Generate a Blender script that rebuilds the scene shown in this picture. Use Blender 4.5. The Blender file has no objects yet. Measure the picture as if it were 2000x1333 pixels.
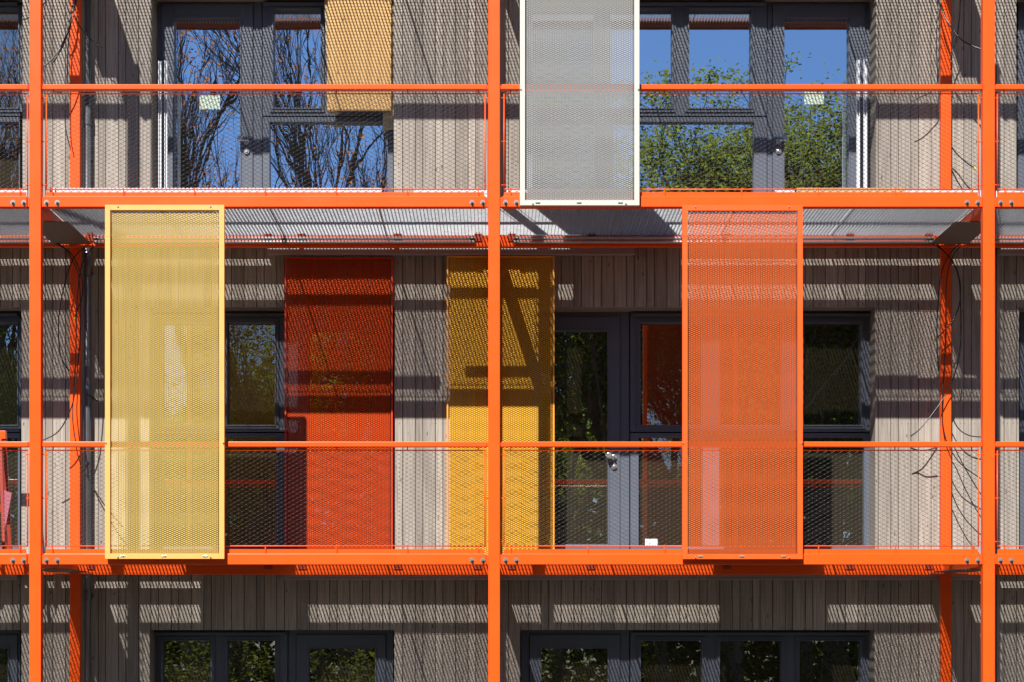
import bpy, math, random
from mathutils import Vector
random.seed(7)
C = bpy.context.scene
col = C.collection

# ------------------------------------------------------------------ camera, sky, sun, exposure
F, D, CX, CY, ZC = 3205.0, 13.3, 967.0, 1230.0, 2.35      # the facade plane is Y=0, metres behind it are +Y
def PX(px, Y=0.0): return (px - CX) * (D + Y) / F
def PZ(py, Y=0.0): return ZC + (CY - py) * (D + Y) / F

cam = bpy.data.cameras.new('camera'); camo = bpy.data.objects.new('camera', cam); col.objects.link(camo)
camo.location = (0, -D, ZC); camo.rotation_euler = (math.radians(90), 0, 0)
cam.sensor_width = 36; cam.lens = 36 * F / 2000
cam.shift_x = (1000 - CX) / 2000; cam.shift_y = (CY - 666.5) / 2000
cam.clip_end = 2000
C.camera = camo

SUN_S, SUN_T = .34, 1.06                  # sideways and downward travel of the light per metre of depth
d = Vector((SUN_S, 1, -SUN_T)).normalized()
sun = bpy.data.lights.new('sun', 'SUN'); suno = bpy.data.objects.new('sun', sun); col.objects.link(suno)
suno.rotation_euler = d.to_track_quat('-Z', 'Y').to_euler()
suno.location = (-6, -20, 20)
sun.energy = 5.0; sun.angle = math.radians(.53); sun.color = (1, .955, .89)
w = bpy.data.worlds.new("World"); C.world = w; w.use_nodes = True
nt = w.node_tree; bg = nt.nodes['Background']
sky = nt.nodes.new('ShaderNodeTexSky'); sky.sky_type = 'NISHITA'; sky.sun_disc = False
sky.sun_elevation = math.asin(-d.z); sky.sun_rotation = math.atan2(-d.x, -d.y)
sky.air_density = .7; sky.dust_density = 0; sky.ozone_density = 6
nt.links.new(sky.outputs[0], bg.inputs[0]); bg.inputs[1].default_value = .07
C.view_settings.view_transform = 'Standard'; C.view_settings.look = 'None'
C.view_settings.gamma = 1; C.view_settings.exposure = .68
C.render.engine = 'CYCLES'
C.cycles.transparent_max_bounces = 16; C.cycles.max_bounces = 8; C.cycles.glossy_bounces = 4

# ------------------------------------------------------------------ helpers
class MB:
    def __init__(s): s.v = []; s.f = []
    def box(s, x0, x1, y0, y1, z0, z1):
        b = len(s.v)
        s.v += [(x0,y0,z0),(x1,y0,z0),(x1,y1,z0),(x0,y1,z0),(x0,y0,z1),(x1,y0,z1),(x1,y1,z1),(x0,y1,z1)]
        s.f += [(b,b+3,b+2,b+1),(b+4,b+5,b+6,b+7),(b,b+1,b+5,b+4),(b+1,b+2,b+6,b+5),(b+2,b+3,b+7,b+6),(b+3,b,b+4,b+7)]
        return s
    def bar(s, p, q, r, n=6, r2=None, cap=True):
        return s.tube([p, q], r, n, r2, cap)
    def tube(s, pts, r, n=6, r2=None, cap=True):
        pts = [Vector(p) for p in pts]; m = len(pts)
        if r2 is None: r2 = r
        base = len(s.v); up = None
        for i, p in enumerate(pts):
            t = (pts[min(i+1, m-1)] - pts[max(i-1, 0)]).normalized()
            if up is None: up = t.orthogonal().normalized()
            else:
                up = up - t * up.dot(t)
                up = up.normalized() if up.length > 1e-6 else t.orthogonal().normalized()
            sd = t.cross(up); rr = r + (r2 - r) * i / max(m-1, 1)
            for k in range(n):
                a = 2*math.pi*(k+.5)/n
                q = p + (up*math.cos(a) + sd*math.sin(a)) * rr
                s.v.append((q.x, q.y, q.z))
        for i in range(m-1):
            for k in range(n):
                k2 = (k+1) % n
                s.f.append((base+i*n+k, base+i*n+k2, base+(i+1)*n+k2, base+(i+1)*n+k))
        if cap:
            s.f.append(tuple(base+k for k in reversed(range(n))))
            s.f.append(tuple(base+(m-1)*n+k for k in range(n)))
        return s
    def ring(s, x0, x1, z0, z1, wl, wr, wb, wt, y0, y1):      # rectangular frame, butt joined
        s.box(x0, x0+wl, y0, y1, z0, z1); s.box(x1-wr, x1, y0, y1, z0, z1)
        s.box(x0+wl, x1-wr, y0, y1, z0, z0+wb); s.box(x0+wl, x1-wr, y0, y1, z1-wt, z1)
        return s
    def build(s, name, mat, parent=None, bevel=0, smooth=False):
        o0 = parent_world(parent)
        me = bpy.data.meshes.new(name)
        me.from_pydata([(a-o0[0], b-o0[1], c-o0[2]) for a, b, c in s.v], [], s.f)
        me.materials.append(mat); me.update()
        if smooth: me.polygons.foreach_set('use_smooth', [True]*len(me.polygons))
        o = bpy.data.objects.new(name, me); col.objects.link(o)
        if parent is not None: o.parent = parent
        if bevel:
            m = o.modifiers.new('bevel', 'BEVEL'); m.width = bevel; m.segments = 2; m.limit_method = 'ANGLE'
            m.harden_normals = False
        return o
def parent_world(p):
    x = Vector((0,0,0))
    while p is not None: x = x + Vector(p.location); p = p.parent
    return x
def tag(o, label=None, cat=None, group=None, kind=None):
    if label: o['label'] = label
    if cat: o['category'] = cat
    if group: o['group'] = group
    if kind: o['kind'] = kind
    return o
def empty(name, loc, label, cat, group=None):
    o = bpy.data.objects.new(name, None); col.objects.link(o); o.location = loc
    o.empty_display_size = .1
    return tag(o, label, cat, group)
def copy_tree(o, parent=None):
    c = o.copy(); col.objects.link(c)
    if parent is not None: c.parent = parent
    for ch in [x for x in list(col.objects) if x.parent == o]: copy_tree(ch, c)
    return c
def smoothpts(pts, n=5):
    P = [Vector(p) for p in pts]; out = []
    for i in range(len(P)-1):
        a = P[max(i-1,0)]; b = P[i]; c = P[i+1]; e = P[min(i+2,len(P)-1)]
        for k in range(n):
            t = k/n
            out.append(.5*((2*b)+(c-a)*t+(2*a-5*b+4*c-e)*t*t+(3*b-a-3*c+e)*t**3))
    out.append(P[-1]); return out

# ------------------------------------------------------------------ materials
def mat(name, base, rough=.5, metal=0, spec=.5, noise=0, nscale=6, bump=0, bscale=60, sheen=None):
    m = bpy.data.materials.new(name); m.use_nodes = True; n = m.node_tree; b = n.nodes['Principled BSDF']
    b.inputs['Base Color'].default_value = (*base, 1); b.inputs['Roughness'].default_value = rough
    b.inputs['Metallic'].default_value = metal; b.inputs['Specular IOR Level'].default_value = spec
    if noise:
        g = n.nodes.new('ShaderNodeNewGeometry')
        t = n.nodes.new('ShaderNodeTexNoise'); t.inputs['Scale'].default_value = nscale; t.inputs['Detail'].default_value = 6
        n.links.new(g.outputs['Position'], t.inputs['Vector'])
        mx = n.nodes.new('ShaderNodeMixRGB'); mx.inputs['Color1'].default_value = (*[c*(1-noise) for c in base], 1)
        mx.inputs['Color2'].default_value = (*[min(1, c*(1+noise)) for c in base], 1)
        n.links.new(t.outputs['Fac'], mx.inputs['Fac']); n.links.new(mx.outputs[0], b.inputs['Base Color'])
        rr = n.nodes.new('ShaderNodeMapRange'); rr.inputs['To Min'].default_value = rough*.75; rr.inputs['To Max'].default_value = min(1, rough*1.25)
        n.links.new(t.outputs['Fac'], rr.inputs['Value']); n.links.new(rr.outputs[0], b.inputs['Roughness'])
    if bump:
        g = n.nodes.new('ShaderNodeNewGeometry')
        t = n.nodes.new('ShaderNodeTexNoise'); t.inputs['Scale'].default_value = bscale; t.inputs['Detail'].default_value = 3
        n.links.new(g.outputs['Position'], t.inputs['Vector'])
        bp = n.nodes.new('ShaderNodeBump'); bp.inputs['Strength'].default_value = 1; bp.inputs['Distance'].default_value = bump
        n.links.new(t.outputs['Fac'], bp.inputs['Height']); n.links.new(bp.outputs[0], b.inputs['Normal'])
    return m
def wood(name, base, dark, gscale=1.0, vary=.25, knots=True, nail=False):
    m = bpy.data.materials.new(name); m.use_nodes = True; n = m.node_tree; L = n.links; b = n.nodes['Principled BSDF']
    b.inputs['Roughness'].default_value = .75; b.inputs['Specular IOR Level'].default_value = .25
    g = n.nodes.new('ShaderNodeNewGeometry')
    add = n.nodes.new('ShaderNodeVectorMath'); add.operation = 'ADD'
    sc = n.nodes.new('ShaderNodeMath'); sc.operation = 'MULTIPLY'; sc.inputs[1].default_value = 37.0
    L.new(g.outputs['Random Per Island'], sc.inputs[0])
    L.new(g.outputs['Position'], add.inputs[0]); L.new(sc.outputs[0], add.inputs[1])
    mp = n.nodes.new('ShaderNodeMapping'); mp.inputs['Scale'].default_value = (90*gscale, 90*gscale, 2.2*gscale)
    L.new(add.outputs[0], mp.inputs['Vector'])
    t = n.nodes.new('ShaderNodeTexNoise'); t.inputs['Scale'].default_value = 1; t.inputs['Detail'].default_value = 5; t.inputs['Distortion'].default_value = .6
    L.new(mp.outputs[0], t.inputs['Vector'])
    r = n.nodes.new('ShaderNodeValToRGB'); r.color_ramp.elements[0].position = .3; r.color_ramp.elements[1].position = .65
    r.color_ramp.elements[0].color = (*dark, 1); r.color_ramp.elements[1].color = (*base, 1)
    L.new(t.outputs['Fac'], r.inputs['Fac'])
    hv = n.nodes.new('ShaderNodeHueSaturation')
    mr = n.nodes.new('ShaderNodeMapRange'); mr.inputs['To Min'].default_value = 1-vary; mr.inputs['To Max'].default_value = 1+vary*.6
    L.new(g.outputs['Random Per Island'], mr.inputs['Value']); L.new(mr.outputs[0], hv.inputs['Value'])
    L.new(r.outputs[0], hv.inputs['Color'])
    out = hv.outputs[0]
    if knots:
        mk = n.nodes.new('ShaderNodeMapping'); mk.inputs['Scale'].default_value = (13, 13, 5)
        L.new(add.outputs[0], mk.inputs['Vector'])
        v = n.nodes.new('ShaderNodeTexVoronoi'); v.inputs['Scale'].default_value = 1; L.new(mk.outputs[0], v.inputs['Vector'])
        kr = n.nodes.new('ShaderNodeValToRGB'); kr.color_ramp.elements[0].position = .05; kr.color_ramp.elements[1].position = .12
        kr.color_ramp.elements[0].color = (.42, .36, .32, 1); kr.color_ramp.elements[1].color = (1, 1, 1, 1)
        L.new(v.outputs['Distance'], kr.inputs['Fac'])
        mm = n.nodes.new('ShaderNodeMixRGB'); mm.blend_type = 'MULTIPLY'; mm.inputs['Fac'].default_value = .95
        L.new(out, mm.inputs['Color1']); L.new(kr.outputs[0], mm.inputs['Color2']); out = mm.outputs[0]
    L.new(out, b.inputs['Base Color'])
    bp = n.nodes.new('ShaderNodeBump'); bp.inputs['Distance'].default_value = .0012; bp.inputs['Strength'].default_value = .6
    L.new(t.outputs['Fac'], bp.inputs['Height']); L.new(bp.outputs[0], b.inputs['Normal'])
    return m
def glass(name, wave, scale, vert=1.0, refl=.42, tint=(.62,.72,1), through=.35, dirt=0):
    m = bpy.data.materials.new(name); m.use_nodes = True; n = m.node_tree; L = n.links
    n.nodes.remove(n.nodes['Principled BSDF']); o = n.nodes['Material Output']
    gl = n.nodes.new('ShaderNodeBsdfGlossy'); gl.inputs['Roughness'].default_value = 0; gl.inputs['Color'].default_value = (*tint, 1)
    df = n.nodes.new('ShaderNodeBsdfDiffuse'); df.inputs['Color'].default_value = (.45, .38, .24, 1)
    tr = n.nodes.new('ShaderNodeBsdfTransparent'); tr.inputs['Color'].default_value = (through, through*.98, through*.9, 1)
    mx = n.nodes.new('ShaderNodeMixShader'); mx.inputs[0].default_value = refl
    L.new(tr.outputs[0], mx.inputs[1]); L.new(gl.outputs[0], mx.inputs[2]); m2 = n.nodes.new('ShaderNodeMixShader'); m2.inputs[0].default_value = dirt
    L.new(mx.outputs[0], m2.inputs[1]); L.new(df.outputs[0], m2.inputs[2]); L.new(m2.outputs[0], o.inputs['Surface'])
    g = n.nodes.new('ShaderNodeNewGeometry'); mp = n.nodes.new('ShaderNodeMapping')
    mp.inputs['Scale'].default_value = (scale, scale, scale*vert); L.new(g.outputs['Position'], mp.inputs['Vector'])
    t = n.nodes.new('ShaderNodeTexNoise'); t.inputs['Scale'].default_value = 1; t.inputs['Detail'].default_value = 1.5
    L.new(mp.outputs[0], t.inputs['Vector'])
    bp = n.nodes.new('ShaderNodeBump'); bp.inputs['Strength'].default_value = 1; bp.inputs['Distance'].default_value = wave
    L.new(t.outputs['Fac'], bp.inputs['Height']); L.new(bp.outputs[0], gl.inputs['Normal'])
    return m
ORANGE = mat('orange_paint', (.93, .10, .009), .36, noise=.09, nscale=3.5, spec=.3, bump=.0003, bscale=180)
YELLOW = mat('yellow_paint', (.86, .43, .12), .4, noise=.03, nscale=8)
YMESH = mat('yellow_mesh_paint', (.60, .43, .115), .5, spec=.2)
ORFRAME = mat('orange_panel_paint', (.92, .115, .015), .38, noise=.04)
ORMESH = mat('orange_mesh_paint', (.62, .125, .028), .5, spec=.12)
RED = mat('red_orange_paint', (.62, .045, .006), .45, spec=.25)
RMESH = mat('red_orange_mesh_paint', (.62, .066, .005), .5, spec=.12)
AMBER = mat('amber_paint', (.86, .36, .03), .38)
AMESH = mat('amber_mesh_paint', (.80, .43, .035), .5, spec=.2)
WHITE = mat('white_panel_paint', (.56, .55, .5), .45, noise=.02)
WMESH = mat('white_mesh_paint', (.38, .385, .37), .55, spec=.2)
GALV = mat('galvanised_steel', (.5, .53, .56), .42, metal=.35, noise=.25, nscale=25)
STEEL = mat('bright_steel', (.55, .55, .54), .3, metal=.8)
ROPE = mat('wire_rope', (.06, .06, .065), .4, metal=.5)
FERR = mat('ferrule_steel', (.5, .5, .52), .35, metal=.8)
TRACKM = mat('track_steel', (.42, .4, .4), .45, metal=.3, noise=.1)
PLATE = mat('brown_plate_steel', (.16, .13, .115), .55, noise=.3, nscale=8)
CLAD = wood('grey_stained_spruce', (.40, .36, .315), (.235, .20, .168), vary=.22)
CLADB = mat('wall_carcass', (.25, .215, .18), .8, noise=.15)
PLY = wood('fresh_plywood', (.70, .44, .19), (.58, .34, .13), gscale=.7, vary=.1)
PALEWOOD = wood('pale_timber', (.58, .45, .27), (.46, .34, .19), vary=.1)
FRAME = mat('anthracite_frame', (.10, .116, .15), .42, noise=.08, nscale=4, spec=.4)
RUBBER = mat('gasket', (.02, .02, .02), .6)
G_FLAT = glass('flat_glass', .00008, 5, refl=.9, tint=(.86,.94,1))
G_WAVE = glass('wavy_glass', .0006, 3.2, .7, refl=.9, tint=(.86,.94,1))
G_LOW = glass('slightly_wavy_glass', .00012, 7, 1, refl=.5, tint=(.9,.92,.88), dirt=.05)
PIPE = mat('dark_zinc_pipe', (.17, .18, .2), .33, metal=.6, noise=.15)
BLACK = mat('black_cable_sheath', (.014, .014, .015), .3)
YTIP = mat('yellow_tape', (.75, .5, .04), .5)
PAPER = mat('pale_green_paper', (.62, .75, .62), .8)
WPAPER = mat('white_paper', (.8, .8, .78), .8)
PLASTIC = mat('white_plastic_strip', (.66, .67, .7), .45)
PLASTER = mat('interior_plaster', (.30, .27, .22), .9, noise=.1)
INWOOD = mat('interior_timber', (.25, .17, .09), .7, noise=.2)
GRASS = mat('grass_ground', (.05, .047, .022), .95, noise=.5, nscale=1.2)
PINK = mat('pink_board', (.38, .1, .14), .6)
LADRED = mat('dark_red_paint', (.33, .03, .01), .4)
ORSHADE = mat('shaded_orange_paint', (.16, .035, .015), .6)  # darkened orange: shade on the mirrored roof-level beams painted into their colour
BARK = mat('bark', (.13, .105, .08), .9, noise=.35, nscale=9)
def leafmat(name, c, tr):
    m = mat(name, c, .8, spec=.1); n = m.node_tree; b = n.nodes['Principled BSDF']; L = n.links
    t = n.nodes.new('ShaderNodeBsdfTranslucent'); mx = n.nodes.new('ShaderNodeMixShader'); mx.inputs[0].default_value = .5
    g = n.nodes.new('ShaderNodeNewGeometry'); h = n.nodes.new('ShaderNodeHueSaturation'); mr = n.nodes.new('ShaderNodeMapRange')
    mr.inputs['To Min'].default_value = .55; mr.inputs['To Max'].default_value = 1.6
    L.new(g.outputs['Random Per Island'], mr.inputs['Value']); L.new(mr.outputs[0], h.inputs['Value'])
    h.inputs['Color'].default_value = (*tr, 1); L.new(h.outputs[0], t.inputs['Color'])
    h2 = n.nodes.new('ShaderNodeHueSaturation'); h2.inputs['Color'].default_value = (*c, 1); L.new(mr.outputs[0], h2.inputs['Value'])
    L.new(h2.outputs[0], b.inputs['Base Color'])
    L.new(b.outputs[0], mx.inputs[1]); L.new(t.outputs[0], mx.inputs[2]); L.new(mx.outputs[0], n.nodes['Material Output'].inputs[0])
    return m
LEAFG = leafmat('green_leaves', (.055, .075, .02), (.17, .20, .03))
LEAFD = leafmat('dark_green_leaves', (.07, .10, .022), (.28, .38, .035))
LEAFU = leafmat('undergrowth_leaves', (.045, .05, .018), (.10, .12, .018))
LEAFB = leafmat('brown_leaves', (.22, .09, .03), (.35, .14, .04))

# ------------------------------------------------------------------ setting: ground and building
WALL_Y = 1.45
gb = MB(); R = 400
gb.v = [(-R,-R,0),(R,-R,0),(R,R,0),(-R,R,0)]; gb.f = [(0,1,2,3)]
tag(gb.build('ground', GRASS), kind='structure')
pv = MB(); pv.box(-16, 16, -1.6, WALL_Y+.3, .004, .06)
tag(pv.build('terrace_paving', mat('dark_gravel', (.06,.05,.04), .9, noise=.2)), kind='structure')

LEV = [ZC-2.285, ZC+.615, ZC+3.515]            # walkway tops per storey
bld = empty('timber_building', (0, WALL_Y, 0), 'grey timber clad building with dark framed windows and doors behind the orange galleries', 'building')
# openings: (px x0, px x1 at the wall plane, storey)
HEAD = [PZ(1231, WALL_Y), PZ(600, WALL_Y), PZ(-15, WALL_Y)]
ops = []
def opening(x0, x1, s): ops.append((PX(x0, WALL_Y), PX(x1, WALL_Y), LEV[s]-.02, HEAD[s]))
opening(-470, 42, 0); opening(292, 770, 0); opening(1016, 1708, 0); opening(2032, 2500, 0)
opening(-470, 42, 1); opening(292, 770, 1); opening(1016, 1710, 1); opening(1990, 2500, 1)
opening(-470, 44, 2); opening(296, 769, 2); opening(1014, 1711, 2); opening(1986, 2500, 2)
XL, XR, ZT = -9.2, 9.2, LEV[2]+4.4
# cladding boards
cb = MB(); x = XL; pat = [.113, .068, .113, .113, .068]; k = 0
edges = []
while x < XR:
    wd = pat[k % 5]; edges.append((x, x+wd)); x += wd; k += 1
for (a, b2) in edges:
    a += .0032; b2 -= .0032
    cuts = sorted({a, b2} | {e for o in ops for e in (o[0], o[1]) if a < e < b2})
    dy = random.uniform(-.0012, .0012)
    for c0, c1 in zip(cuts[:-1], cuts[1:]):
        mid = (c0+c1)/2; zz = 0.08
        for o in sorted([o for o in ops if o[0] <= mid <= o[1]], key=lambda o: o[2]) + [None]:
            top = o[2] if o else ZT
            if top - zz > .01: cb.box(c0, c1, WALL_Y+dy, WALL_Y+.025, zz, top)
            if o: zz = o[3]
wall = cb.build('wall', CLAD, bld)
# carcass behind the boards gives the reveals
xs = sorted({XL, XR} | {e for o in ops for e in (o[0], o[1])})
rb = MB()
for c0, c1 in zip(xs[:-1], xs[1:]):
    mid = (c0+c1)/2; zz = 0.0
    for o in sorted([o for o in ops if o[0] <= mid <= o[1]], key=lambda o: o[2]) + [None]:
        top = o[2] if o else ZT
        if top - zz > .01: rb.box(c0, c1, WALL_Y+.0255, WALL_Y+.33, zz, top)
        if o: zz = o[3]
rb.build('reveal', CLADB, bld)
# storey slabs, rear wall and partitions inside
ib = MB()
for z in LEV[1:] + [LEV[2]+2.9]: ib.box(XL, XR, WALL_Y+.331, 7, z-.34, z-.02)
ib.box(XL, XR, 7, 7.2, 0, ZT); ib.box(XL, XR, WALL_Y+.331, 7, .01, .05)
for px in (-1.45, 9.1, -9.15, 4.25): ib.box(px-.06, px, WALL_Y+.332, 7, .05, ZT)
ib.box(XL, XR, WALL_Y+.1, 7.2, ZT, ZT+.3)
ib.build('interior', PLASTER, bld)
# shelving seen dimly inside the ground storey
for (x0, x1, zt) in ((-3.3,-2.4,2.2), (-1.9,-1.5,2.2), (2.1,2.5,2.28), (2.75,3.2,2.28), (-2.2,-1.55,2.3)):
    sh = MB(); sh.ring(x0, x1, .06, zt, .03, .03, .03, .03, 2.6, 2.9)
    for zz in (.6, 1.1, 1.6, 2.0): sh.box(x0+.03, x1-.03, 2.6, 2.9, zz, zz+.025)
    sh.build('shelf_unit', INWOOD, bld)
# nails
nb = MB()
for (a, b2) in edges:
    for zl in (LEV[1]+2.02, LEV[1]+1.24, LEV[2]+1.24, LEV[2]+2.06, LEV[0]+2.6):
        for xx in ((a+b2)/2-.028, (a+b2)/2+.028):
            if any(o[0]-.01 < xx < o[1]+.01 and o[2] < zl < o[3] for o in ops): continue
            nb.box(xx-.003, xx+.003, WALL_Y-.003, WALL_Y+.004, zl-.003, zl+.003)
tag(nb.build('nail_heads', STEEL, bld), kind='stuff')

FY = 1.675; GY = 1.72
def wx(px): return PX(px, FY+.02)
def gpane(name_parent, x0, x1, z0, z1, m):
    p = MB(); p.box(x0, x1, GY, GY+.006, z0, z1); return p.build('pane', m, name_parent)
def window_unit(x0, x1, s, casements, lowers, gm, dh=0, blind=True):
    z0 = LEV[s]; zt = HEAD[s]
    mb = MB(); X0, X1 = wx(x0), wx(x1)
    gt, gbm, lt, lb = z0+2.182-dh, z0+1.25-dh*.25, z0+1.142-dh*.6, z0+.145
    cs = [(wx(a), wx(b)) for a, b in casements]; lo = [(wx(a), wx(b)) for a, b in lowers]
    def panes_row(rects, zb, ztp, z_lo, z_hi):
        xs_ = [X0] + [e for r_ in rects for e in r_] + [X1]
        for i in range(0, len(xs_), 2): mb.box(xs_[i], xs_[i+1], FY, FY+.07, z_lo, z_hi)     # stiles
        for a, b in rects:
            mb.box(a, b, FY, FY+.07, z_lo, zb); mb.box(a, b, FY, FY+.07, ztp, z_hi)
    zm = (gbm+lt)/2 - .012
    panes_row(cs, gbm, gt, zm+.006, zt)
    panes_row(lo, lb, lt, z0-.02, zm-.006)
    for a, b in cs:                                # sash proud of the frame
        mb.ring(a-.034, b+.034, gbm-.036, gt+.036, .034, .034, .036, .036, FY-.014, FY-.0005)
        mb.ring(a-.012, b+.012, gbm-.012, gt+.012, .012, .012, .012, .012, FY-.024, FY-.0145)
    mb.box(X0+.01, X1-.01, FY-.05, FY-.001, zt-.045, zt-.022)
    o = mb.build('window', FRAME, bld, bevel=.002)
    for a, b in cs: gpane(o, a-.003, b+.003, gbm-.003, gt+.003, gm)
    for a, b in lo: gpane(o, a-.003, b+.003, lb-.003, lt+.003, gm)
    return o
def door_unit(x0, x1, s, sash, gl, gm, hinge='l', dh=0, gt=2.112):
    z0 = LEV[s]; zt = HEAD[s]; X0, X1 = wx(x0), wx(x1); s0, s1 = wx(sash[0]), wx(sash[1]); g0, g1 = wx(gl[0]), wx(gl[1])
    ztop = z0+gt-dh; zb = z0+.163
    mb = MB(); mb.ring(X0, X1, z0-.02, zt, s0-X0, X1-s1, .04, zt-(ztop+.13), FY+.012, FY+.07)
    f = mb.build('door_frame', FRAME, bld, bevel=.002)
    mb = MB(); mb.ring(s0+.003, s1-.003, z0+.022, ztop+.127, g0-s0-.003, s1-g1-.003, zb-z0-.022, .127, FY-.004, FY+.055)
    mb.ring(g0-.012, g1+.012, zb-.012, ztop+.012, .012, .012, .012, .012, FY-.012, FY-.0045)
    o = mb.build('door', FRAME, bld, bevel=.002)
    gpane(o, g0-.003, g1+.003, zb-.003, ztop+.003, gm)
    hx = (g1+s1)/2 + .0 if hinge == 'l' else (g0+s0)/2
    sgn = -1 if hinge == 'l' else 1
    for dz, kn in ((.955 if s < 2 else .93, True), (.87 if s < 2 else .845, False)):
        hb = MB(); z = z0+dz
        hb.bar((hx, FY-.02, z), (hx, FY-.004, z), .026, 16)
        if kn:
            hb.bar((hx, FY-.06, z), (hx, FY-.02, z), .009, 8)
            hb.bar((hx+sgn*.05, FY-.065, z+.012), (hx, FY-.06, z), .009, 8)
            hb.bar((hx+sgn*.05, FY-.085, z+.012), (hx+sgn*.05, FY-.05, z+.012), .026, 16)
        else: hb.bar((hx, FY-.028, z), (hx, FY-.02, z), .014, 12)
        hb.build('handle' if kn else 'lock', STEEL, o, bevel=.002)
    return o
# left neighbour
window_unit(-460, 40, 2, [(-415,-310),(-85,38)], [(-415,38)], G_LOW, .04)
window_unit(-460, 40, 1, [(-415,-310),(-85,36)], [(-415,36)], G_LOW)
window_unit(-460, -132, 0, [(-415,-310),(-250,-160)], [(-415,-160)], G_LOW)
door_unit(-130, 40, 0, (-128, 36), (-112, 17), G_LOW)
# left flat
window_unit(293, 562, 0, [(318,413),(445,538)], [(318,540)], G_LOW)
door_unit(563.5, 768, 0, (579, 754), (603.5, 733), G_LOW)
window_unit(293, 562, 1, [(318,413),(445,538)], [(318,540)], G_LOW)
door_unit(563.5, 768, 1, (579, 754), (603.5, 733), G_LOW)
dA = door_unit(299, 512, 2, (316, 495), (341, 470), G_WAVE, dh=.047)
wA = window_unit(513.5, 768, 2, [(535,627),(658,750)], [(527,757)], G_WAVE, .04)
# right flat
door_unit(1018, 1229, 0, (1034, 1211), (1057, 1187), G_LOW)
window_unit(1231, 1705, 0, [(1251,1371),(1405,1526),(1560,1680)], [(1247,1372),(1405,1687)], G_LOW)
door_unit(1018, 1229, 1, (1034, 1211), (1057, 1187), G_LOW)
wB = window_unit(1231, 1705, 1, [(1250,1371),(1405,1526),(1568,1681)], [(1247,1372),(1405,1687)], G_LOW)
wT = window_unit(1016, 1497, 2, [(1040,1160),(1192,1312),(1345,1466)], [(1040,1160),(1198,1472)], G_FLAT, .04)
dB = door_unit(1498.5, 1702, 2, (1508, 1689), (1531, 1657), G_FLAT, hinge='r', dh=.047)
# right neighbour
door_unit(1988, 2190, 2, (2004, 2176), (2028, 2155), G_FLAT, hinge='r', dh=.047)
window_unit(2191.5, 2490, 2, [(2215,2320),(2350,2460)], [(2215,2460)], G_FLAT, .04)
door_unit(1992, 2190, 1, (2006, 2176), (2030, 2155), G_LOW, hinge='r')
window_unit(2191.5, 2490, 1, [(2215,2320),(2350,2460)], [(2215,2460)], G_LOW)
window_unit(2034, 2490, 0, [(2060,2150),(2190,2290),(2330,2460)], [(2060,2460)], G_LOW)
# notes stuck to the panes
for par, x0, x1, y0, y1, m, nm in ((dA, 390, 430, 187, 214, PAPER, 'paper_note'), (dB, 1571, 1609, 180, 204, PAPER, 'paper_note'),
                                   (wB, 1260, 1284, 1053, 1072, WPAPER, 'white_label')):
    n_ = MB(); n_.box(PX(x0,GY), PX(x1,GY), GY-.002, GY-.0005, PZ(y1,GY), PZ(y0,GY)); n_.build(nm, m, par)
n_ = MB(); z_ = PZ(1063,GY); x_ = PX(1272,GY)
for a in range(12):
    an = a*math.pi/6; n_.box(x_+.018*math.cos(an)-.004, x_+.018*math.cos(an)+.004, GY-.0035, GY-.0022, z_+.018*math.sin(an)-.004, z_+.018*math.sin(an)+.004)
# (the printed ring on the label)
n_.build('label_mark', mat('label_ink', (.5,.5,.52), .8), wB)

# ------------------------------------------------------------------ steel gallery
XP = [-7.74, -3.729, -.008, 4.004, 7.73]
pname = ['leftmost slim orange front post, outside the picture', 'orange front post left of the yellow sliding screen',
         'orange front post in the middle of the facade between the two bays', 'orange front post right of the orange sliding screen',
         'rightmost slim orange front post, outside the picture']
post0 = None
for i, x in enumerate(XP[:5]):
    if post0 is None:
        post0 = empty('gallery_post', (x, 0, 0), pname[0], 'post', 'orange front posts of the gallery')
        MB().box(x-.0475, x+.0475, 0, .075, .13, 8.9).build('shaft', ORANGE, post0, bevel=.006)
        MB().box(x-.09, x+.09, -.05, .125, .115, .13).build('base_plate', ORANGE, post0, bevel=.002)
        MB().box(x-.14, x+.14, -.1, .175, 0, .115).build('footing', GALV, post0)
        p = post0
    else:
        p = copy_tree(post0); p.location.x = x; p['label'] = pname[i]
rp0 = None
rlab = ['slim orange rear post against the cladding beside the dark downpipe', 'orange rear post hidden behind the middle front post',
        'orange rear post with black cables hanging round it, near the right front post']
for i, x in enumerate((XP[1]-.003, XP[2], XP[3]+.002)):
    if rp0 is None:
        rp0 = empty('rear_post', (x, 1.27, 0), rlab[0], 'post', 'orange rear posts by the wall')
        MB().box(x-.0455, x+.0455, 1.27, 1.33, .075, 8.4).build('shaft', ORANGE, rp0, bevel=.005)
        MB().box(x-.08, x+.08, 1.24, 1.36, .061, .075).build('base_plate', ORANGE, rp0, bevel=.002)
        p = rp0
    else:
        p = copy_tree(rp0); p.location.x = x; p['label'] = rlab[i]

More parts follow.
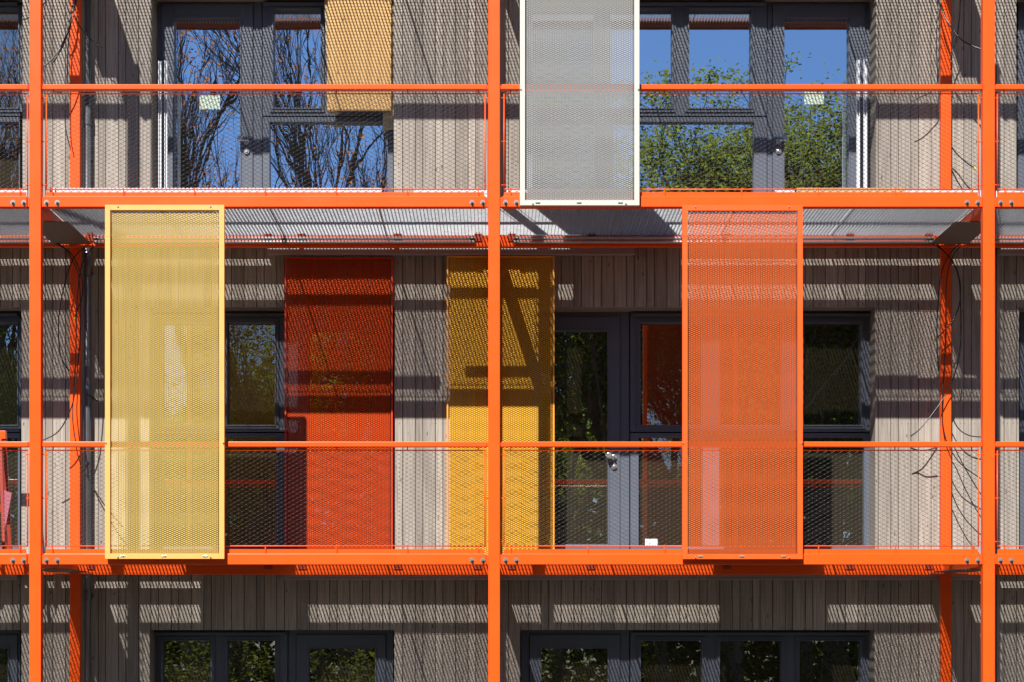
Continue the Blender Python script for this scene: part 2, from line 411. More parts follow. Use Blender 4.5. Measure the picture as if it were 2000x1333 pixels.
def bolt(mb, x, y, z, r=.02):       # washer, hexagon nut and stud, facing the viewer
    mb.bar((x,y,z), (x,y-.004,z), r, 20)
    mb.bar((x,y-.004,z), (x,y-.016,z), r*.6, 6); mb.bar((x,y-.016,z), (x,y-.026,z), r*.34, 8)
BZ0, BZ1 = -.088, 0.0               # front beam below the walkway top
RZ0, RZ1 = -.130, -.031             # rear beam
def grating(x0, x1, y0, y1, zt, pb, pr, hb, hr, tr_, wb=.0026):
    g = MB(); x = x0+.01
    g.box(x0, x0+.004, y0, y1, zt-hb, zt); g.box(x1-.004, x1, y0, y1, zt-hb, zt)
    x = x0+pb
    while x < x1-.01:
        g.box(x-wb/2, x+wb/2, y0, y1, zt-hb, zt-.0002); x += pb
    y = y0
    while y < y1:
        g.box(x0+.004, x1-.004, y, y+tr_, zt-hr-.0004, zt-.0004); y += pr
    return g
def walkway(i, lev_z, label, rod=.0112, rh=.0036, support=(), clips=(), last=False, h=BZ0):
    xa, xb = XP[i], XP[i+1]
    t = empty('gallery_walkway', (xa, 0, lev_z), label, 'walkway', 'steel walkways of the gallery')
    a, b = xa+.068, xb-.068
    MB().box(a, b, .002, .077, lev_z+h, lev_z).build('front_beam', ORSHADE if h > -.08 else ORANGE, t, bevel=.004)
    for x0, x1 in ((xa+.0485, a-.001), (b+.001, xb-.0485)):
        MB().box(x0, x1, .018, .06, lev_z+h+.006, lev_z-.006).build('connector_plate', ORANGE, t)
    for s_, x in ((1, xa+.092), (1, xa+.18), (1, xb-.18), (1, xb-.092)):
        m = MB(); bolt(m, x, .002, lev_z-.054); m.build('bolt', STEEL, t)
    MB().box(xa+.0, xb-.0005, 1.20, 1.255, lev_z+RZ0, lev_z+RZ1).build('rear_beam', ORSHADE if h > -.08 else ORANGE, t, bevel=.004)
    MB().box(a+.012, b-.012, .032, .037, lev_z+.001, lev_z+.038).build('toe_plate', ORANGE, t)
    MB().box(xa+.001, xb-.001, 1.302, 1.444, lev_z-.026, lev_z-.02).box(xa-.045, xa+.045, 1.256, 1.2695, lev_z-.026, lev_z-.02).build('gap_cover', TRACKM, t)
    # gratings in panels about 1 m wide
    ga, gb_ = xa+.0465, xb-.0465; n = max(1, round((gb_-ga)/.94)); wdt = (gb_-ga)/n
    for k_ in range(n):
        grating(ga+k_*wdt+.002, ga+(k_+1)*wdt-.002, .08, 1.30, lev_z-.0005, .0302, rod, .03, rh, .002).build('grating', GALV, t)
    for cx_ in [xa] + ([xb] if last else []):
        MB().box(cx_-.045, cx_+.045, .078, 1.198, lev_z-.106, lev_z-.034).build('cross_beam', ORANGE, t, bevel=.003)
    for cx_ in support:
        MB().box(cx_-.165, cx_+.165, .40, 1.19, lev_z-.114, lev_z-.108).build('support_plate', PLATE, t)
    for cx_ in clips:
        m = MB(); m.box(cx_-.035, cx_+.035, 1.188, 1.198, lev_z-.08, lev_z-.02)
        m.bar((cx_-.014,1.186,lev_z-.065), (cx_-.014,1.186,lev_z+.0), .003, 6); m.bar((cx_+.014,1.186,lev_z-.065), (cx_+.014,1.186,lev_z+.0), .003, 6)
        m.build('grating_clip', mat_clip, t)
    return t
mat_clip = mat('clip_paint', (.4, .05, .02), .5)
CL = {0: [PX(p,1.2) for p in (-120, -40)], 1: [PX(p,1.2) for p in (178, 524, 590, 777, 934)], 2: [PX(p,1.2) for p in (1000, 1155, 1420, 1660, 1814)], 3: [PX(p,1.2) for p in (2100, 2300)]}
wl = {(0,1): 'lower orange steel walkway edge at the far left, partly outside the picture', (1,1): 'lower steel walkway under the yellow screen and the red inner screen',
      (2,1): 'lower steel walkway under the orange screen in the right bay', (3,1): 'lower orange walkway edge right of the right front post',
      (0,2): 'upper orange steel walkway edge at the far left, partly outside the picture', (1,2): 'upper steel walkway with grey grating above the yellow screen',
      (2,2): 'upper steel walkway with grey grating between the white screen and the orange screen', (3,2): 'upper orange walkway edge right of the right front post'}
for lv, z in ((1, LEV[1]), (2, LEV[2])):
    for i in range(4):
        sp = [XP[1]] if i == 1 else ([XP[3]] if i == 3 else [])
        walkway(i, z, wl[(i, lv)], clips=CL[i], support=sp, last=(i == 3))
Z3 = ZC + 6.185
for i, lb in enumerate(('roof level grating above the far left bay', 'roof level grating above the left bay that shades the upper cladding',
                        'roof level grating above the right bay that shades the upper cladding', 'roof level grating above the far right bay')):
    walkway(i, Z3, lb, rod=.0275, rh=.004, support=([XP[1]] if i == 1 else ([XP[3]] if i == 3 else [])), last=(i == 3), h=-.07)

# railings
def railing(i, z, label):
    xa, xb = XP[i], XP[i+1]
    t = empty('mesh_railing', (xa, .03, z), label, 'railing', 'orange railings with wire rope nets')
    zt = z + .91
    hr = MB().box(xa+.06, xb-.06, .012, .077, zt-.042, zt).build('handrail', ORANGE, t, bevel=.005)
    c = MB()
    for x0, x1 in ((xa+.0485, xa+.0595), (xb-.0595, xb-.0485)): c.box(x0, x1, .022, .067, zt-.036, zt-.006)
    c.build('end_plate', ORANGE, t)
    x0, x1 = xa+.080, xb-.073; yn = .045; z0, z1 = z+.064, z+.842; r = .0052
    f = MB()
    f.bar((x0,yn,z0),(x1,yn,z0), r, 8); f.bar((x0,yn,z1),(x1,yn,z1), r, 8)
    f.bar((x0,yn,z0-.006),(x0,yn,z1+.006), r, 8); f.bar((x1,yn,z0-.006),(x1,yn,z1+.006), r, 8)
    f.build('net_frame', ORANGE, t, smooth=True)
    n = 7; xs_ = [x0+.055+(x1-x0-.11)*k/(n-1) for k in range(n)]
    for x in xs_:
        MB().bar((x,yn,z1), (x,yn,zt-.042), .0045, 8).build('stud', ORANGE, t)
        MB().bar((x,.022,z0+.008), (x,.022,z+.002), .005, 8).build('stud', ORANGE, t)
    for zz in (z0+.035, (z0+z1)/2, z1-.035):
        MB().bar((xa+.0478,yn,zz), (x0+.012,yn,zz), .0045, 8).build('stud', ORANGE, t)
        MB().bar((x1-.012,yn,zz), (xb-.0478,yn,zz), .0045, 8).build('stud', ORANGE, t)
    net = MB(); kn = MB()
    nx = int(round((x1-x0)/.0318)); nx -= nx % 2; ax = (x1-x0)/nx
    nz = int(round((z1-z0)/.01725)); nz -= nz % 2; az = (z1-z0)/nz
    for k_ in range(nx):
        pts = []
        for j in range(nz+1):
            on = (j % 2 == 0)
            xx = x0 + (k_ + (0 if (k_ % 2 == 0) == on else 1))*ax
            inset = .0009 * (1 if (k_ % 2 == 0) == on else -1)
            pts.append((xx+inset, yn+.001*((k_ % 2)*2-1), z0+j*az))
        net.tube(pts, .0023, 3, cap=False)
    for a_ in range(1, nx):
        for j in range(1, nz):
            if (a_ + j) % 2 == 0:
                x_ = x0+a_*ax; z_ = z0+j*az
                b_ = len(kn.v); w_, h_, d_ = .0068, .0028, .003
                kn.v += [(x_-w_,yn,z_),(x_+w_,yn,z_),(x_,yn-d_,z_),(x_,yn+d_,z_),(x_,yn,z_-h_),(x_,yn,z_+h_)]
                for q in ((0,2,5),(2,1,5),(1,3,5),(3,0,5),(2,0,4),(1,2,4),(3,1,4),(0,3,4)): kn.f.append(tuple(b_+e for e in q))
    no = net.build('net', ROPE, t); kn.build('ferrules', FERR, no)
    return t
rl = {(0,1): 'orange railing with wire net at the lower far left in front of the red trestle', (1,1): 'lower wire net railing crossed by the yellow screen',
      (2,1): 'lower wire net railing crossed by the orange screen', (3,1): 'lower wire net railing right of the right front post',
      (0,2): 'upper wire net railing at the far left edge', (1,2): 'upper wire net railing in front of the door and the plywood covered window',
      (2,2): 'upper wire net railing crossed by the white screen', (3,2): 'upper wire net railing right of the right front post'}
for i in range(4):
    r_ = railing(i, LEV[1], rl[(i,1)])
    c_ = copy_tree(r_); c_.location.z = LEV[2]; c_['label'] = rl[(i,2)]

# expanded metal screens
def exp_mesh(w_, h_, y):
    px_, pz_ = .0384, .01665
    nx = int(w_/px_); px_ = w_/nx; nz = int(h_/(pz_/2)); pz_ = 2*h_/nz
    m = MB(); v, f = m.v, m.f
    a, b, hh, dd = px_*.385, px_*.235, pz_*.215, .0006
    for j in range(nz-1):
        for i in range(nx - (j % 2)):
            cx_ = (i+.5+(j % 2)*.5)*px_; cz = (j+1)*pz_/2
            o = len(v)
            W, H = px_/2, pz_/2
            for dx, dz, dy in ((-W,0,0),(-W/2,H/2,0),(0,H,0),(W/2,H/2,0),(W,0,0),(W/2,-H/2,0),(0,-H,0),(-W/2,-H/2,0)):
                v.append((cx_+dx, y+dy, cz+dz))
            for dx, dz, dy in ((-a,0,0),(-b,hh,-dd),(0,hh*1.08,-dd),(b,hh,-dd),(a,0,0),(b,-hh,dd),(0,-hh*1.08,dd),(-b,-hh,dd)):
                v.append((cx_+dx, y+dy, cz+dz))
            for q in range(8): v.append((v[o+8+q][0], v[o+8+q][1]+.0088, v[o+8+q][2]))
            for k_ in range(8):
                k2 = (k_+1) % 8; f.append((o+k_, o+8+k_, o+8+k2, o+k2)); f.append((o+8+k_, o+16+k_, o+16+k2, o+8+k2))
    return m
def screen(name, label, x0, x1, z0, z1, y0, y1, bw, fm, mm, group, dots=True):
    t = empty(name, (x0, y0, z0), label, 'screen', group)
    W, H = x1-x0, z1-z0
    MB().ring(x0, x1, z0, z1, bw, bw, bw*1.02, bw*1.02, y0, y1).build('frame', fm, t, bevel=.0015)
    e = exp_mesh(W-2*bw+.004, H-2*bw+.004, 0); ym = (y0+y1)/2+.002
    e.v = [(a+x0+bw-.002, b+ym, c+z0+bw-.002) for a, b, c in e.v]
    e.build('expanded_metal', mm, t)
    if dots:
        for x, z in ((x0+.105, z1-.014), (x1-.11, z1-.014), (x0+.008, z0+.935), (x1-.008, z0+.935), (x0+.105, z0+.012), (x1-.11, z0+.012)):
            MB().tube([(x,y0,z),(x,y0-.006,z),(x,y0-.009,z)], .0085, 12, .004).build('screw', STEEL, t)
        for f_ in (.15, .495, .84):
            x = x0+W*f_; MB().box(x-.019, x+.019, y0-.006, y0-.0005, z0+.016, z0+.028).build('slot_cover', STEEL, t, bevel=.002)
    return t
Y0, Y1 = -.055, -.018
def fx(p): return PX(p, Y0)
def fz(p): return PZ(p, Y0)
G1 = 'expanded metal sliding screens of the facade'
screen('sliding_screen', 'yellow expanded metal screen with yellow frame in front of the left bay', fx(205), fx(438), fz(1092), fz(400.5), Y0, Y1, .0415, YELLOW, YMESH, G1)
screen('sliding_screen', 'white expanded metal screen hanging in front of the upper right bay', fx(1015.5), fx(1249), fz(401.5), fz(-290), Y0, Y1, .0415, WHITE, WMESH, G1)
screen('sliding_screen', 'orange expanded metal screen with orange frame in front of the right bay', fx(1333), fx(1568), fz(1092.5), fz(401.5), Y0, Y1, .0415, ORFRAME, ORMESH, G1)
screen('sliding_screen', 'red orange expanded metal screen close to the wall in the left bay', PX(556,1.395), PX(767,1.395), LEV[1]+.02, PZ(503,1.395), 1.395, 1.425, .014, RED, RMESH, G1, dots=False)
screen('sliding_screen', 'amber expanded metal screen close to the wall behind the middle front post', PX(872.5,1.345), PX(1083,1.345), LEV[1]+.02, PZ(500,1.345), 1.345, 1.375, .014, AMBER, AMESH, G1, dots=False)

# hanging tracks below the rear beams
def track(x0, x1, z, label):
    t = empty('screen_track', (x0, 1.335, z), label, 'track', 'galvanised tracks for the inner screens')
    MB().box(x0, x1, 1.338, 1.342, z, z+.085).build('web', TRACKM, t)
    m = MB(); m.box(x0, x1, 1.326, 1.3375, z, z+.012); m.box(x0, x1, 1.343, 1.43, z+.014, z+.018); m.build('lip', TRACKM, t, bevel=.001)
    x = x0+.3
    while x < x1:
        MB().box(x-.02, x+.02, 1.262, 1.337, z+.055, z+.07).build('bracket', ORANGE, t); x += .85
    return t
zt2 = PZ(498, 1.335); zt1 = zt2 - 2.9
track(PX(523,1.335), PX(1240,1.335), zt2, 'long grey track above the red and amber inner screens')
track(PX(1955,1.335), PX(2450,1.335), zt2, 'grey track below the upper walkway at the right edge')
track(PX(555,1.335), PX(1100,1.335), zt1, 'grey track below the lower walkway in the left bay')
track(PX(1100.2,1.335), PX(1917,1.335), zt1, 'grey track below the lower walkway in the right bay')
track(PX(-400,1.335), PX(33,1.335), zt1, 'grey track below the lower walkway at the left edge')
# conduits on the rear beam
mat_coup = mat('coupling_steel', (.2,.2,.2), .5, metal=.5)
def conduit(x0, x1, label):
    t = empty('conduit_pair', (x0, 1.17, LEV[2]-.09), label, 'conduit', 'galvanised conduit pairs under the upper walkway')
    for zz in (-.064, -.098):
        z = LEV[2]+zz
        c = MB().bar((x0,1.168,z),(x1,1.168,z), .0125, 12).build('conduit', GALV, t, smooth=True)
        for x in (x0+.01, x1-.01, (x0+x1)/2): MB().bar((x-.02,1.168,z),(x+.02,1.168,z), .0155, 12).build('coupling', mat_coup, c)
    return t
conduit(PX(-330,1.17), PX(103,1.17), 'shiny twin conduits left of the left front post')
conduit(PX(186,1.17), PX(925,1.17), 'shiny twin conduits under the upper grating in the left bay')
conduit(PX(1006,1.17), PX(1822,1.17), 'shiny twin conduits under the upper grating in the right bay')
conduit(PX(1888,1.17), PX(2400,1.17), 'shiny twin conduits running past the right front post')
# downpipe
xp = PX(170, 1.39)
t = empty('downpipe', (xp, 1.395, .06), 'dark zinc downpipe beside the left rear post', 'downpipe')
MB().bar((xp,1.395,.06),(xp,1.395,8.2), .034, 20).build('pipe', PIPE, t, smooth=True)
for z in (LEV[0]+.9, LEV[1]-.35, LEV[1]+2.55, LEV[2]+1.0):
    MB().bar((xp,1.395,z),(xp,1.395,z+.09), .0385, 20).build('collar', PIPE, t)
    MB().box(xp-.045, xp+.045, 1.43, 1.449, z+.02, z+.05).build('bracket', PIPE, t)

# ------------------------------------------------------------------ loose things on the galleries
def cable(pts, label, r=.0055, yr=1.19, tip=False, y2=None):
    P = []; n = len(pts)
    for i_, (a, b) in enumerate(pts):
        Y = yr + ((y2-yr)*i_/(n-1) if y2 is not None else .02*math.sin(i_*1.7))
        P.append((PX(a,Y), Y, PZ(b,Y)))
    S = smoothpts(P)
    o = empty('cable', P[0], label, 'cable', 'black cables hanging by the rear posts')
    MB().tube(S, r, 7).build('sheath', BLACK, o, smooth=True)
    if tip: MB().tube([S[-1], S[-1]+(S[-1]-S[-2]).normalized()*.025], r*1.5, 8).build('end_tape', YTIP, o)
    return o
L_ = 'upper left corner'
cable([(140,-60),(143,0),(138,25),(135,52),(132,62),(120,90),(105,112),(84,131),(60,142)], 'thick black cable curving down left to the upper left front post', .006, 1.16, y2=.9)
cable([(144,-60),(146,0),(139,30),(134,60),(124,88),(113,108),(105,122)], 'black cable with a cut end beside the upper left front post', .006, 1.18)
cable([(150,-60),(148,0),(144,30),(138,50),(133,95),(131,160),(127,200),(128,250),(138,292)], 'black cable running down beside the upper left rear post', .0045, 1.20)
cable([(152,-60),(150,0),(143,20),(146,32),(160,58),(180,80),(201,94)], 'black cable swinging right across the upper downpipe', .005, 1.22)
cable([(100,-20),(92,0),(84,10),(58,34),(42,40)], 'black cable stretched behind the top of the left front post', .005, 1.0)
cable([(103,473),(120,480),(135,497),(147,520),(155,548),(157,640),(153,700),(147,760),(138,800),(115,842),(84,860),(60,868)], 'long black cable crossing the middle left rear post to the front post', .0055, 1.15, y2=1.0)
cable([(172,478),(155,492),(140,512),(125,560),(115,620),(116,680),(125,710),(136,725)], 'black cable bowing left of the middle left rear post', .0055, 1.16)
cable([(185,480),(168,500),(157,530),(150,600),(148,700),(143,780),(142,820),(148,865),(155,900),(175,940),(203,985),(240,1030)], 'black cable hanging straight down the left rear post and off behind the yellow screen', .005, 1.2)
cable([(108,476),(135,492),(150,515),(160,545),(160,580),(150,608),(147,620)], 'short black cable with yellow tipped end on the left rear post', .0055, 1.18, tip=True)
cable([(170,770),(180,776),(190,784)], 'short black cable stub poking out beside the downpipe', .006, 1.36)
cable([(1818,474),(1842,490),(1858,508),(1870,530),(1876,560),(1874,595),(1862,625),(1845,645),(1829,662)], 'black cable with yellow tipped end looping across the right rear post', .0055, 1.15, tip=True)
cable([(1826,474),(1848,496),(1862,515),(1873,545),(1876,590),(1877,640),(1874,690),(1865,730),(1850,765),(1835,790),(1800,835),(1778,853)], 'long black cable bowing right of the right rear post and ending at lower left', .0055, 1.17)
cable([(1880,473),(1860,490),(1845,515),(1836,550),(1831,610),(1830,670),(1833,725)], 'black cable hanging down the left edge of the right rear post', .0055, 1.16)
cable([(1890,473),(1868,490),(1854,520),(1848,560),(1847,640),(1845,700),(1842,750),(1840,790),(1841,825),(1850,865),(1875,905),(1915,935)], 'long black cable down the middle of the right rear post then right', .005, 1.21)
cable([(1856,805),(1870,835),(1890,850),(1918,854),(1940,850)], 'black cable sagging between the right rear and front posts above the handrail', .005, 1.3)
cable([(1858,860),(1866,878),(1885,915),(1915,965),(1935,990)], 'steep black cable behind the lower right railing', .005, 1.28)
cable([(1856,955),(1870,990),(1890,1020),(1916,1045),(1940,1060)], 'lowest black cable behind the lower right railing', .005, 1.3)
cable([(1778,875),(1790,879),(1806,880),(1828,875)], 'short black cable piece lying just under the lower right handrail', .006, 1.25)
cable([(1832,-60),(1836,0),(1842,25),(1855,50),(1875,75),(1895,88),(1918,97),(1940,102)], 'thick black cable swinging from the upper right rear post to the front post', .0065, 1.2, y2=.9)
cable([(1876,-60),(1876,0),(1875,25),(1871,60),(1868,78),(1860,102),(1856,118)], 'black cable in the shade right of the upper right rear post', .006, 1.22)
cable([(1830,-60),(1831,0),(1830,40),(1829,100),(1831,158),(1818,180),(1798,190),(1781,199)], 'black cable down the left edge of the upper right rear post with a bent end', .0045, 1.2)
cable([(1857,285),(1868,300),(1885,316),(1902,328)], 'short black cable with yellow tip behind the upper right railing', .006, 1.3, tip=True)
cable([(1857,330),(1872,358),(1886,378)], 'short black cable end above the upper right walkway', .006, 1.3)

# plywood over the upper left window
t = empty('plywood_board', (PX(700,1.5), 1.5, PZ(217,1.5)), 'large yellowish plywood board covering the upper left window', 'board')
m = MB(); n = 16; x0, x1, za, zb = PX(641,1.5), PX(764,1.5), PZ(217,1.5), PZ(-45,1.5)
for iz in range(n+1):
    for ix in range(9):
        u = iz/n; v_ = ix/8
        for yy in (0, .015):
            m.v.append((x0+(x1-x0)*v_-(0.012*(1-u)*(1-v_)), 1.49 + .05*(u-.35)**2 - .03*(1-(2*v_-1)**2)*.15 + yy, za+(zb-za)*u))
def vid(iz, ix, s): return (iz*9+ix)*2+s
for iz in range(n):
    for ix in range(8):
        m.f.append((vid(iz,ix,0), vid(iz,ix+1,0), vid(iz+1,ix+1,0), vid(iz+1,ix,0)))
        m.f.append((vid(iz,ix,1), vid(iz+1,ix,1), vid(iz+1,ix+1,1), vid(iz,ix+1,1)))
for iz in range(n):
    m.f.append((vid(iz,0,0), vid(iz+1,0,0), vid(iz+1,0,1), vid(iz,0,1))); m.f.append((vid(iz,8,0), vid(iz,8,1), vid(iz+1,8,1), vid(iz+1,8,0)))
for ix in range(8): m.f.append((vid(0,ix,0), vid(0,ix,1), vid(0,ix+1,1), vid(0,ix+1,0)))
m.build('sheet', PLY, t)
MB().box(PX(748,1.53), PX(768.5,1.53), 1.535, 1.56, PZ(252,1.53), PZ(-40,1.53)).build('batten', PALEWOOD, t, bevel=.002)
m = MB(); m.v = [(PX(632,1.53),1.53,PZ(-40,1.53)),(PX(644,1.53),1.53,PZ(-40,1.53)),(PX(644,1.53),1.53,PZ(170,1.53)),(PX(640,1.53),1.53,PZ(170,1.53)),
                 (PX(632,1.53),1.56,PZ(-40,1.53)),(PX(644,1.53),1.56,PZ(-40,1.53)),(PX(644,1.53),1.56,PZ(170,1.53)),(PX(640,1.53),1.56,PZ(170,1.53))]
m.f = [(0,3,2,1),(4,5,6,7),(0,1,5,4),(1,2,6,5),(2,3,7,6),(3,0,4,7)]
m.build('batten', PALEWOOD, t)
MB().box(PX(643,1.5), PX(662,1.5), 1.515, 1.53, PZ(221.5,1.5), PZ(217.5,1.5)).build('wedge', PALEWOOD, t)

def strip(x0, x1, y0, y1, label, Y=1.42):
    t = empty('guide_rail', (PX((x0+x1)/2,Y), Y, PZ(y1,Y)), label, 'rail', 'white rails leaning against the door frames')
    a, b, zb, zt = PX(x0,Y), PX(x1,Y), LEV[2]+.002, PZ(y0,Y)
    m = MB(); m.box(a, b, Y+.006, Y+.012, zb, zt); m.build('web', PLASTIC, t)
    m = MB(); m.box(a, a+.006, Y-.012, Y+.0058, zb, zt); m.box(b-.006, b, Y-.012, Y+.0058, zb, zt-.004); m.build('flange', PLASTIC, t)
    return t
strip(309.5, 315.5, 120, 370, 'white rail leaning left of the upper left door, outer one')
strip(321.5, 327, 119, 370, 'white rail leaning left of the upper left door, nearer the glass')
strip(1673, 1679, 117, 372, 'white rail leaning right of the upper right door, nearer the glass')
strip(1686.5, 1693, 116, 372, 'white rail leaning right of the upper right door, outer one')

def edge_board(x0, x1, ytop, m_, label, Y=.165, th=.02):
    o = MB().box(PX(x0,Y), PX(x1,Y), Y, Y+th, LEV[2]+.001, PZ(ytop,Y)).build('toe_board', m_, bevel=.002)
    return tag(o, label, 'board', 'boards standing on the upper walkway edge')
edge_board(97, 746, 367.5, PLASTIC, 'long white toe board on the upper walkway in the left bay')
edge_board(808, 951, 371.5, PLASTIC, 'shorter white toe board left of the middle front post')
edge_board(984, 1240, 371, PLASTIC, 'white toe board behind the foot of the white screen')
edge_board(1514, 1552, 372, PLASTIC, 'tiny white board piece left of the plywood strip')
edge_board(1556, 1768, 367, PALEWOOD, 'pale plywood strip on the upper walkway in the right bay')
edge_board(1769, 1918, 372.5, PLASTIC, 'white toe board left of the right front post on the upper walkway')
edge_board(-200, 53, 371, PLASTIC, 'white toe board at the left edge of the upper walkway')
edge_board(1946, 2200, 373, PLASTIC, 'white toe board at the right edge of the upper walkway')

# folded trestle at far left
t = empty('folding_trestle', (PX(5,.9), .9, LEV[1]), 'folded dark red trestle leaning on the lower gallery at the left edge', 'trestle')
def legbar(x0,y0,x1,y1,Ya,Yb,w_,name='leg',m_=LADRED):
    a = (PX(x0,Ya),Ya,PZ(y0,Ya)); b = (PX(x1,Yb),Yb,max(PZ(y1,Yb), LEV[1]+.004)); m = MB()
    dx = w_/2
    vs = []
    for p in (a, b):
        for sx in (-dx, dx):
            for sy in (-.012, .012): vs.append((p[0]+sx, p[1]+sy, p[2]))
    m.v = vs; m.f = [(0,2,3,1),(4,5,7,6),(0,4,6,2),(2,6,7,3),(3,7,5,1),(1,5,4,0)]
    return m.build(name, m_, t, bevel=.002)
MB().box(PX(-60,.95), PX(12,.95), .93, .98, PZ(858,.95), PZ(842,.95)).build('beam', ORANGE, t, bevel=.003)
legbar(9, 858, 20, 1075, .955, .98, .03); legbar(1, 858, 8, 1075, .905, .80, .028); legbar(-50, 858, -66, 1075, .955, .98, .03); legbar(-42, 858, -50, 1075, .905, .80, .028)
legbar(7, 862, 11, 1075, 1.0, 1.12, .026)
MB().box(PX(-50,.85), PX(6,.85), .865, .885, PZ(1000,.85), PZ(985,.85)).build('crossbar', LADRED, t)
m = MB(); Y = .74
q = [(8,958),(23,963),(12,1022),(9,1030)]
m.v = [(PX(a,Y),Y,PZ(b,Y)) for a,b in q] + [(PX(a,Y),Y+.012,PZ(b,Y)) for a,b in q]
m.f = [(0,3,2,1),(4,5,6,7),(0,1,5,4),(1,2,6,5),(2,3,7,6),(3,0,4,7)]
m.build('side_panel', PINK, t)

# ------------------------------------------------------------------ trees across the lawn (seen mirrored in the panes)
def rnd(a, b): return random.uniform(a, b)
def leaf(mb, p, s, n_=None):
    a = Vector((rnd(-1,1), rnd(-1,1), rnd(-.6,.6))).normalized(); b = a.orthogonal().normalized()
    b = (b + a.cross(b)*rnd(-1,1)).normalized(); o = len(mb.v)
    for q in (p-a*s, p+b*s*.5, p+a*s, p-b*s*.5): mb.v.append((q.x,q.y,q.z))
    mb.f.append((o,o+1,o+2,o+3))
def grow(mb, tips, p, d_, L, r, depth, spread, up, nseg=3):
    pts = [p]; q = p; dd = d_
    for s in range(nseg):
        dd = (dd + Vector((rnd(-1,1),rnd(-1,1),rnd(-.4,.8)*up))*.13).normalized(); q = q + dd*L/nseg; pts.append(q)
    mb.tube(pts, r, 5 if r > .03 else 3, r*.62, cap=False)
    tips.append((q, r))
    if depth == 0: return
    for k_ in range(random.choice((2,3,3,4))):
        t0 = pts[random.choice((1,2,3))] if k_ else q
        nd = (dd + Vector((rnd(-1,1),rnd(-1,1),rnd(-.5,1)*up))*spread).normalized()
        grow(mb, tips, t0, nd, L*rnd(.62,.88), r*.6, depth-1, spread, up, nseg)
def tree(kind, loc, label, H, seed):
    random.seed(seed)
    t = empty('tree', (loc[0], loc[1], 0), label, 'tree', 'trees across the lawn')
    tr = MB(); lf = MB(); base = Vector((loc[0], loc[1], 0)); tips = []
    if kind == 'bare':
        for st in range(4):
            b0 = base+Vector((rnd(-.5,.5),rnd(-.3,.3),0)); dr = Vector((rnd(-.3,.3), rnd(-.1,.1), 1)).normalized()
            q = b0 + dr*H*.3; tr.tube([b0, b0+dr*H*.15+Vector((rnd(-.1,.1),0,0)), q], .3, 8, .2, cap=False)
            grow(tr, tips, q, dr, H*.215, .16, 6, .32, 1.25)
        for p, r in tips:
            if r < .03:
                for _ in range(random.choice((0,1,2,4))): leaf(lf, p+Vector((rnd(-.35,.35),rnd(-.35,.35),rnd(-.35,.35))), rnd(.035,.06))
        lm = LEAFB
    else:
        dr = Vector((rnd(-.06,.06), 0, 1)).normalized(); q = base+dr*H*.22
        tr.tube([base, base+dr*H*.12, q], .2, 8, .15, cap=False)
        for st in range(3): grow(tr, tips, q, (dr+Vector((rnd(-.35,.35),rnd(-.35,.35),0))).normalized(), H*.27, .11, 4, .55, .9)
        mx = max(p.z for p, r in tips); k_ = H/mx*.97
        for p, r in tips:
            if r < .06 :
                n_ = random.choice((35,60,80)) if kind == 'dense' else random.choice((90,150,220))
                R_ = rnd(.4,.9) if kind == 'dense' else rnd(.35,.75)
                for _ in range(n_):
                    g = Vector((random.gauss(0,1),random.gauss(0,1),random.gauss(0,.8)))*R_*.55
                    leaf(lf, p+g, rnd(.035,.068))
        lm = LEAFG if kind == 'loose' else LEAFD
    zs = sorted(v[2] for v in (lf.v or tr.v)); k_ = H/zs[int(len(zs)*.995)]
    for mb in (tr, lf): mb.v = [(a, b, c*k_) for a, b, c in mb.v]
    tr.build('trunk', BARK, t); lf.build('crown', lm, t)
    return t
tree('bare', (-7.2,-24), 'tall bare tree with sparse brown leaves mirrored in the upper left door', 19.4, 11)
tree('bare', (-3.6,-25), 'tall bare tree with brown leaves mirrored in the window below the plywood board', 19, 12)
tree('bare', (-13,-25), 'tall bare tree mirrored in the window at the left edge', 16.5, 13)
tree('loose', (4.2,-24), 'leafy green tree mirrored in the upper window right of the white screen', 15.6, 21)
tree('loose', (5.9,-26), 'slender leafy tree with sky gaps mirrored in the upper right windows', 14.6, 22)
tree('loose', (8.0,-23), 'full green tree mirrored in the upper right door', 15.6, 23)
tree('loose', (13.2,-24), 'leafy green tree beyond the right edge of the facade', 16, 24)
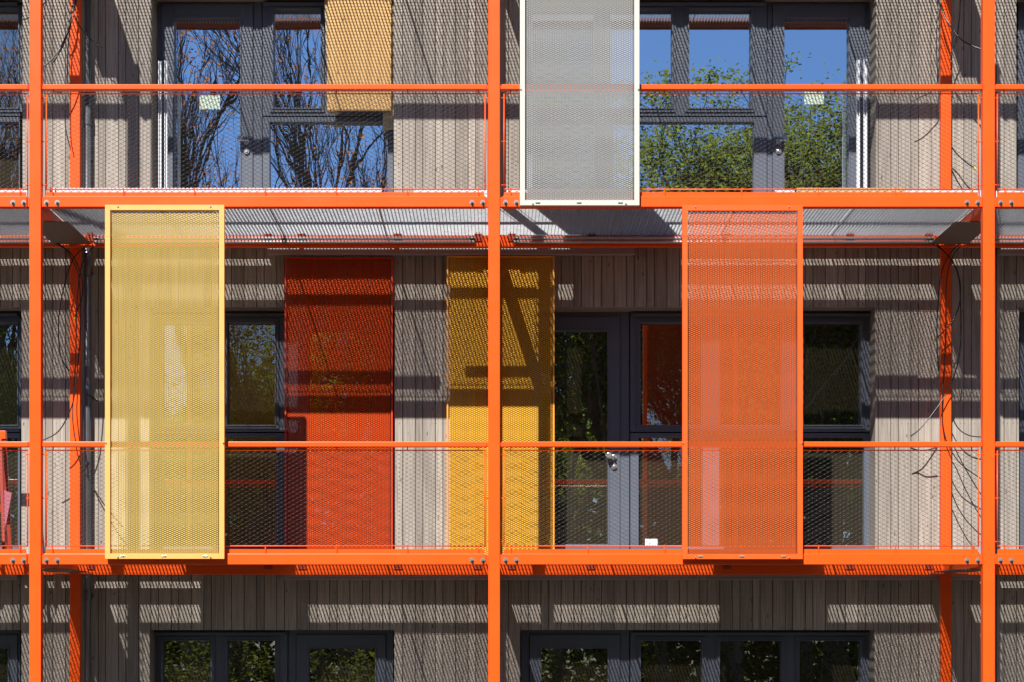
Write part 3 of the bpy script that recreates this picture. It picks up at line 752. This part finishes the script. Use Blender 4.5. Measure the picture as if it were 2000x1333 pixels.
tree('loose', (5.1,-22.5), 'broad leafy tree mirrored low in the upper window beside the white screen', 14.4, 25)
tree('loose', (8.7,-25.5), 'broad leafy tree behind the one mirrored in the upper right door', 15.4, 26)
tree('loose', (7.2,-21.5), 'leafy tree mirrored at the handle side of the upper right door', 14.2, 27)
random.seed(5)
ref = None; k = 0
protos = [tree('dense', (1.5,-20), 'dense dark green tree mirrored in the middle storey door', 12.0, 31),
          tree('dense', (-4.5,-19.5), 'low dense green tree mirrored in the ground floor windows on the left', 9.8, 32)]
spots = [(-14.5,-20), (-9.5,-19), (-1.2,-21), (5.2,-18.5), (8.6,-19), (12.5,-20), (16.5,-22), (-18,-23), (-7,-29), (1.8,-30), (10,-30)]
desc = ['dense tree left of the left bay', 'dense tree mirrored at the left window edge', 'dense tree mirrored between the two bays', 'dense tree mirrored in the ground floor of the right bay',
        'dense tree mirrored beside the orange screen', 'dense tree right of the right bay', 'dense tree at the far right of the row', 'dense tree at the far left of the row',
        'farther dense tree behind the bare trees', 'farther dense tree behind the middle of the row', 'farther dense tree behind the leafy trees']
for (x, y), ds in zip(spots, desc):
    c_ = copy_tree(protos[1 if x < 3 else 0]); k += 1; c_.location = (x, y, 0); c_.rotation_euler.z = rnd(0, 6.28); s_ = rnd(.85, 1.0); c_.scale = (s_, s_, s_*rnd(.9,1.05)); c_['label'] = ds
# undergrowth at the wood's edge
u = MB()
for i in range(60000):
    x = rnd(-20, 20); y = rnd(-22, -15.5); h = 2.4*(.4+.6*abs(math.sin(x*1.3+y)))*random.random()**.6
    leaf(u, Vector((x, y, h)), rnd(.035,.065))
tag(u.build('undergrowth', LEAFU), 'dark green brambles and shrubs below the trees', 'undergrowth', kind='stuff')
u = MB()
for i in range(60000):
    x = rnd(-34, 34); y = rnd(-38, -33); top = 9 + 1.6*math.sin(x*.7) + .8*math.sin(x*1.9+1)
    leaf(u, Vector((x, y, top*random.random()**.8)), rnd(.18,.34))
tag(u.build('woodland', LEAFU), 'far dark green wood closing the lawn behind the trees', 'woodland', kind='stuff')
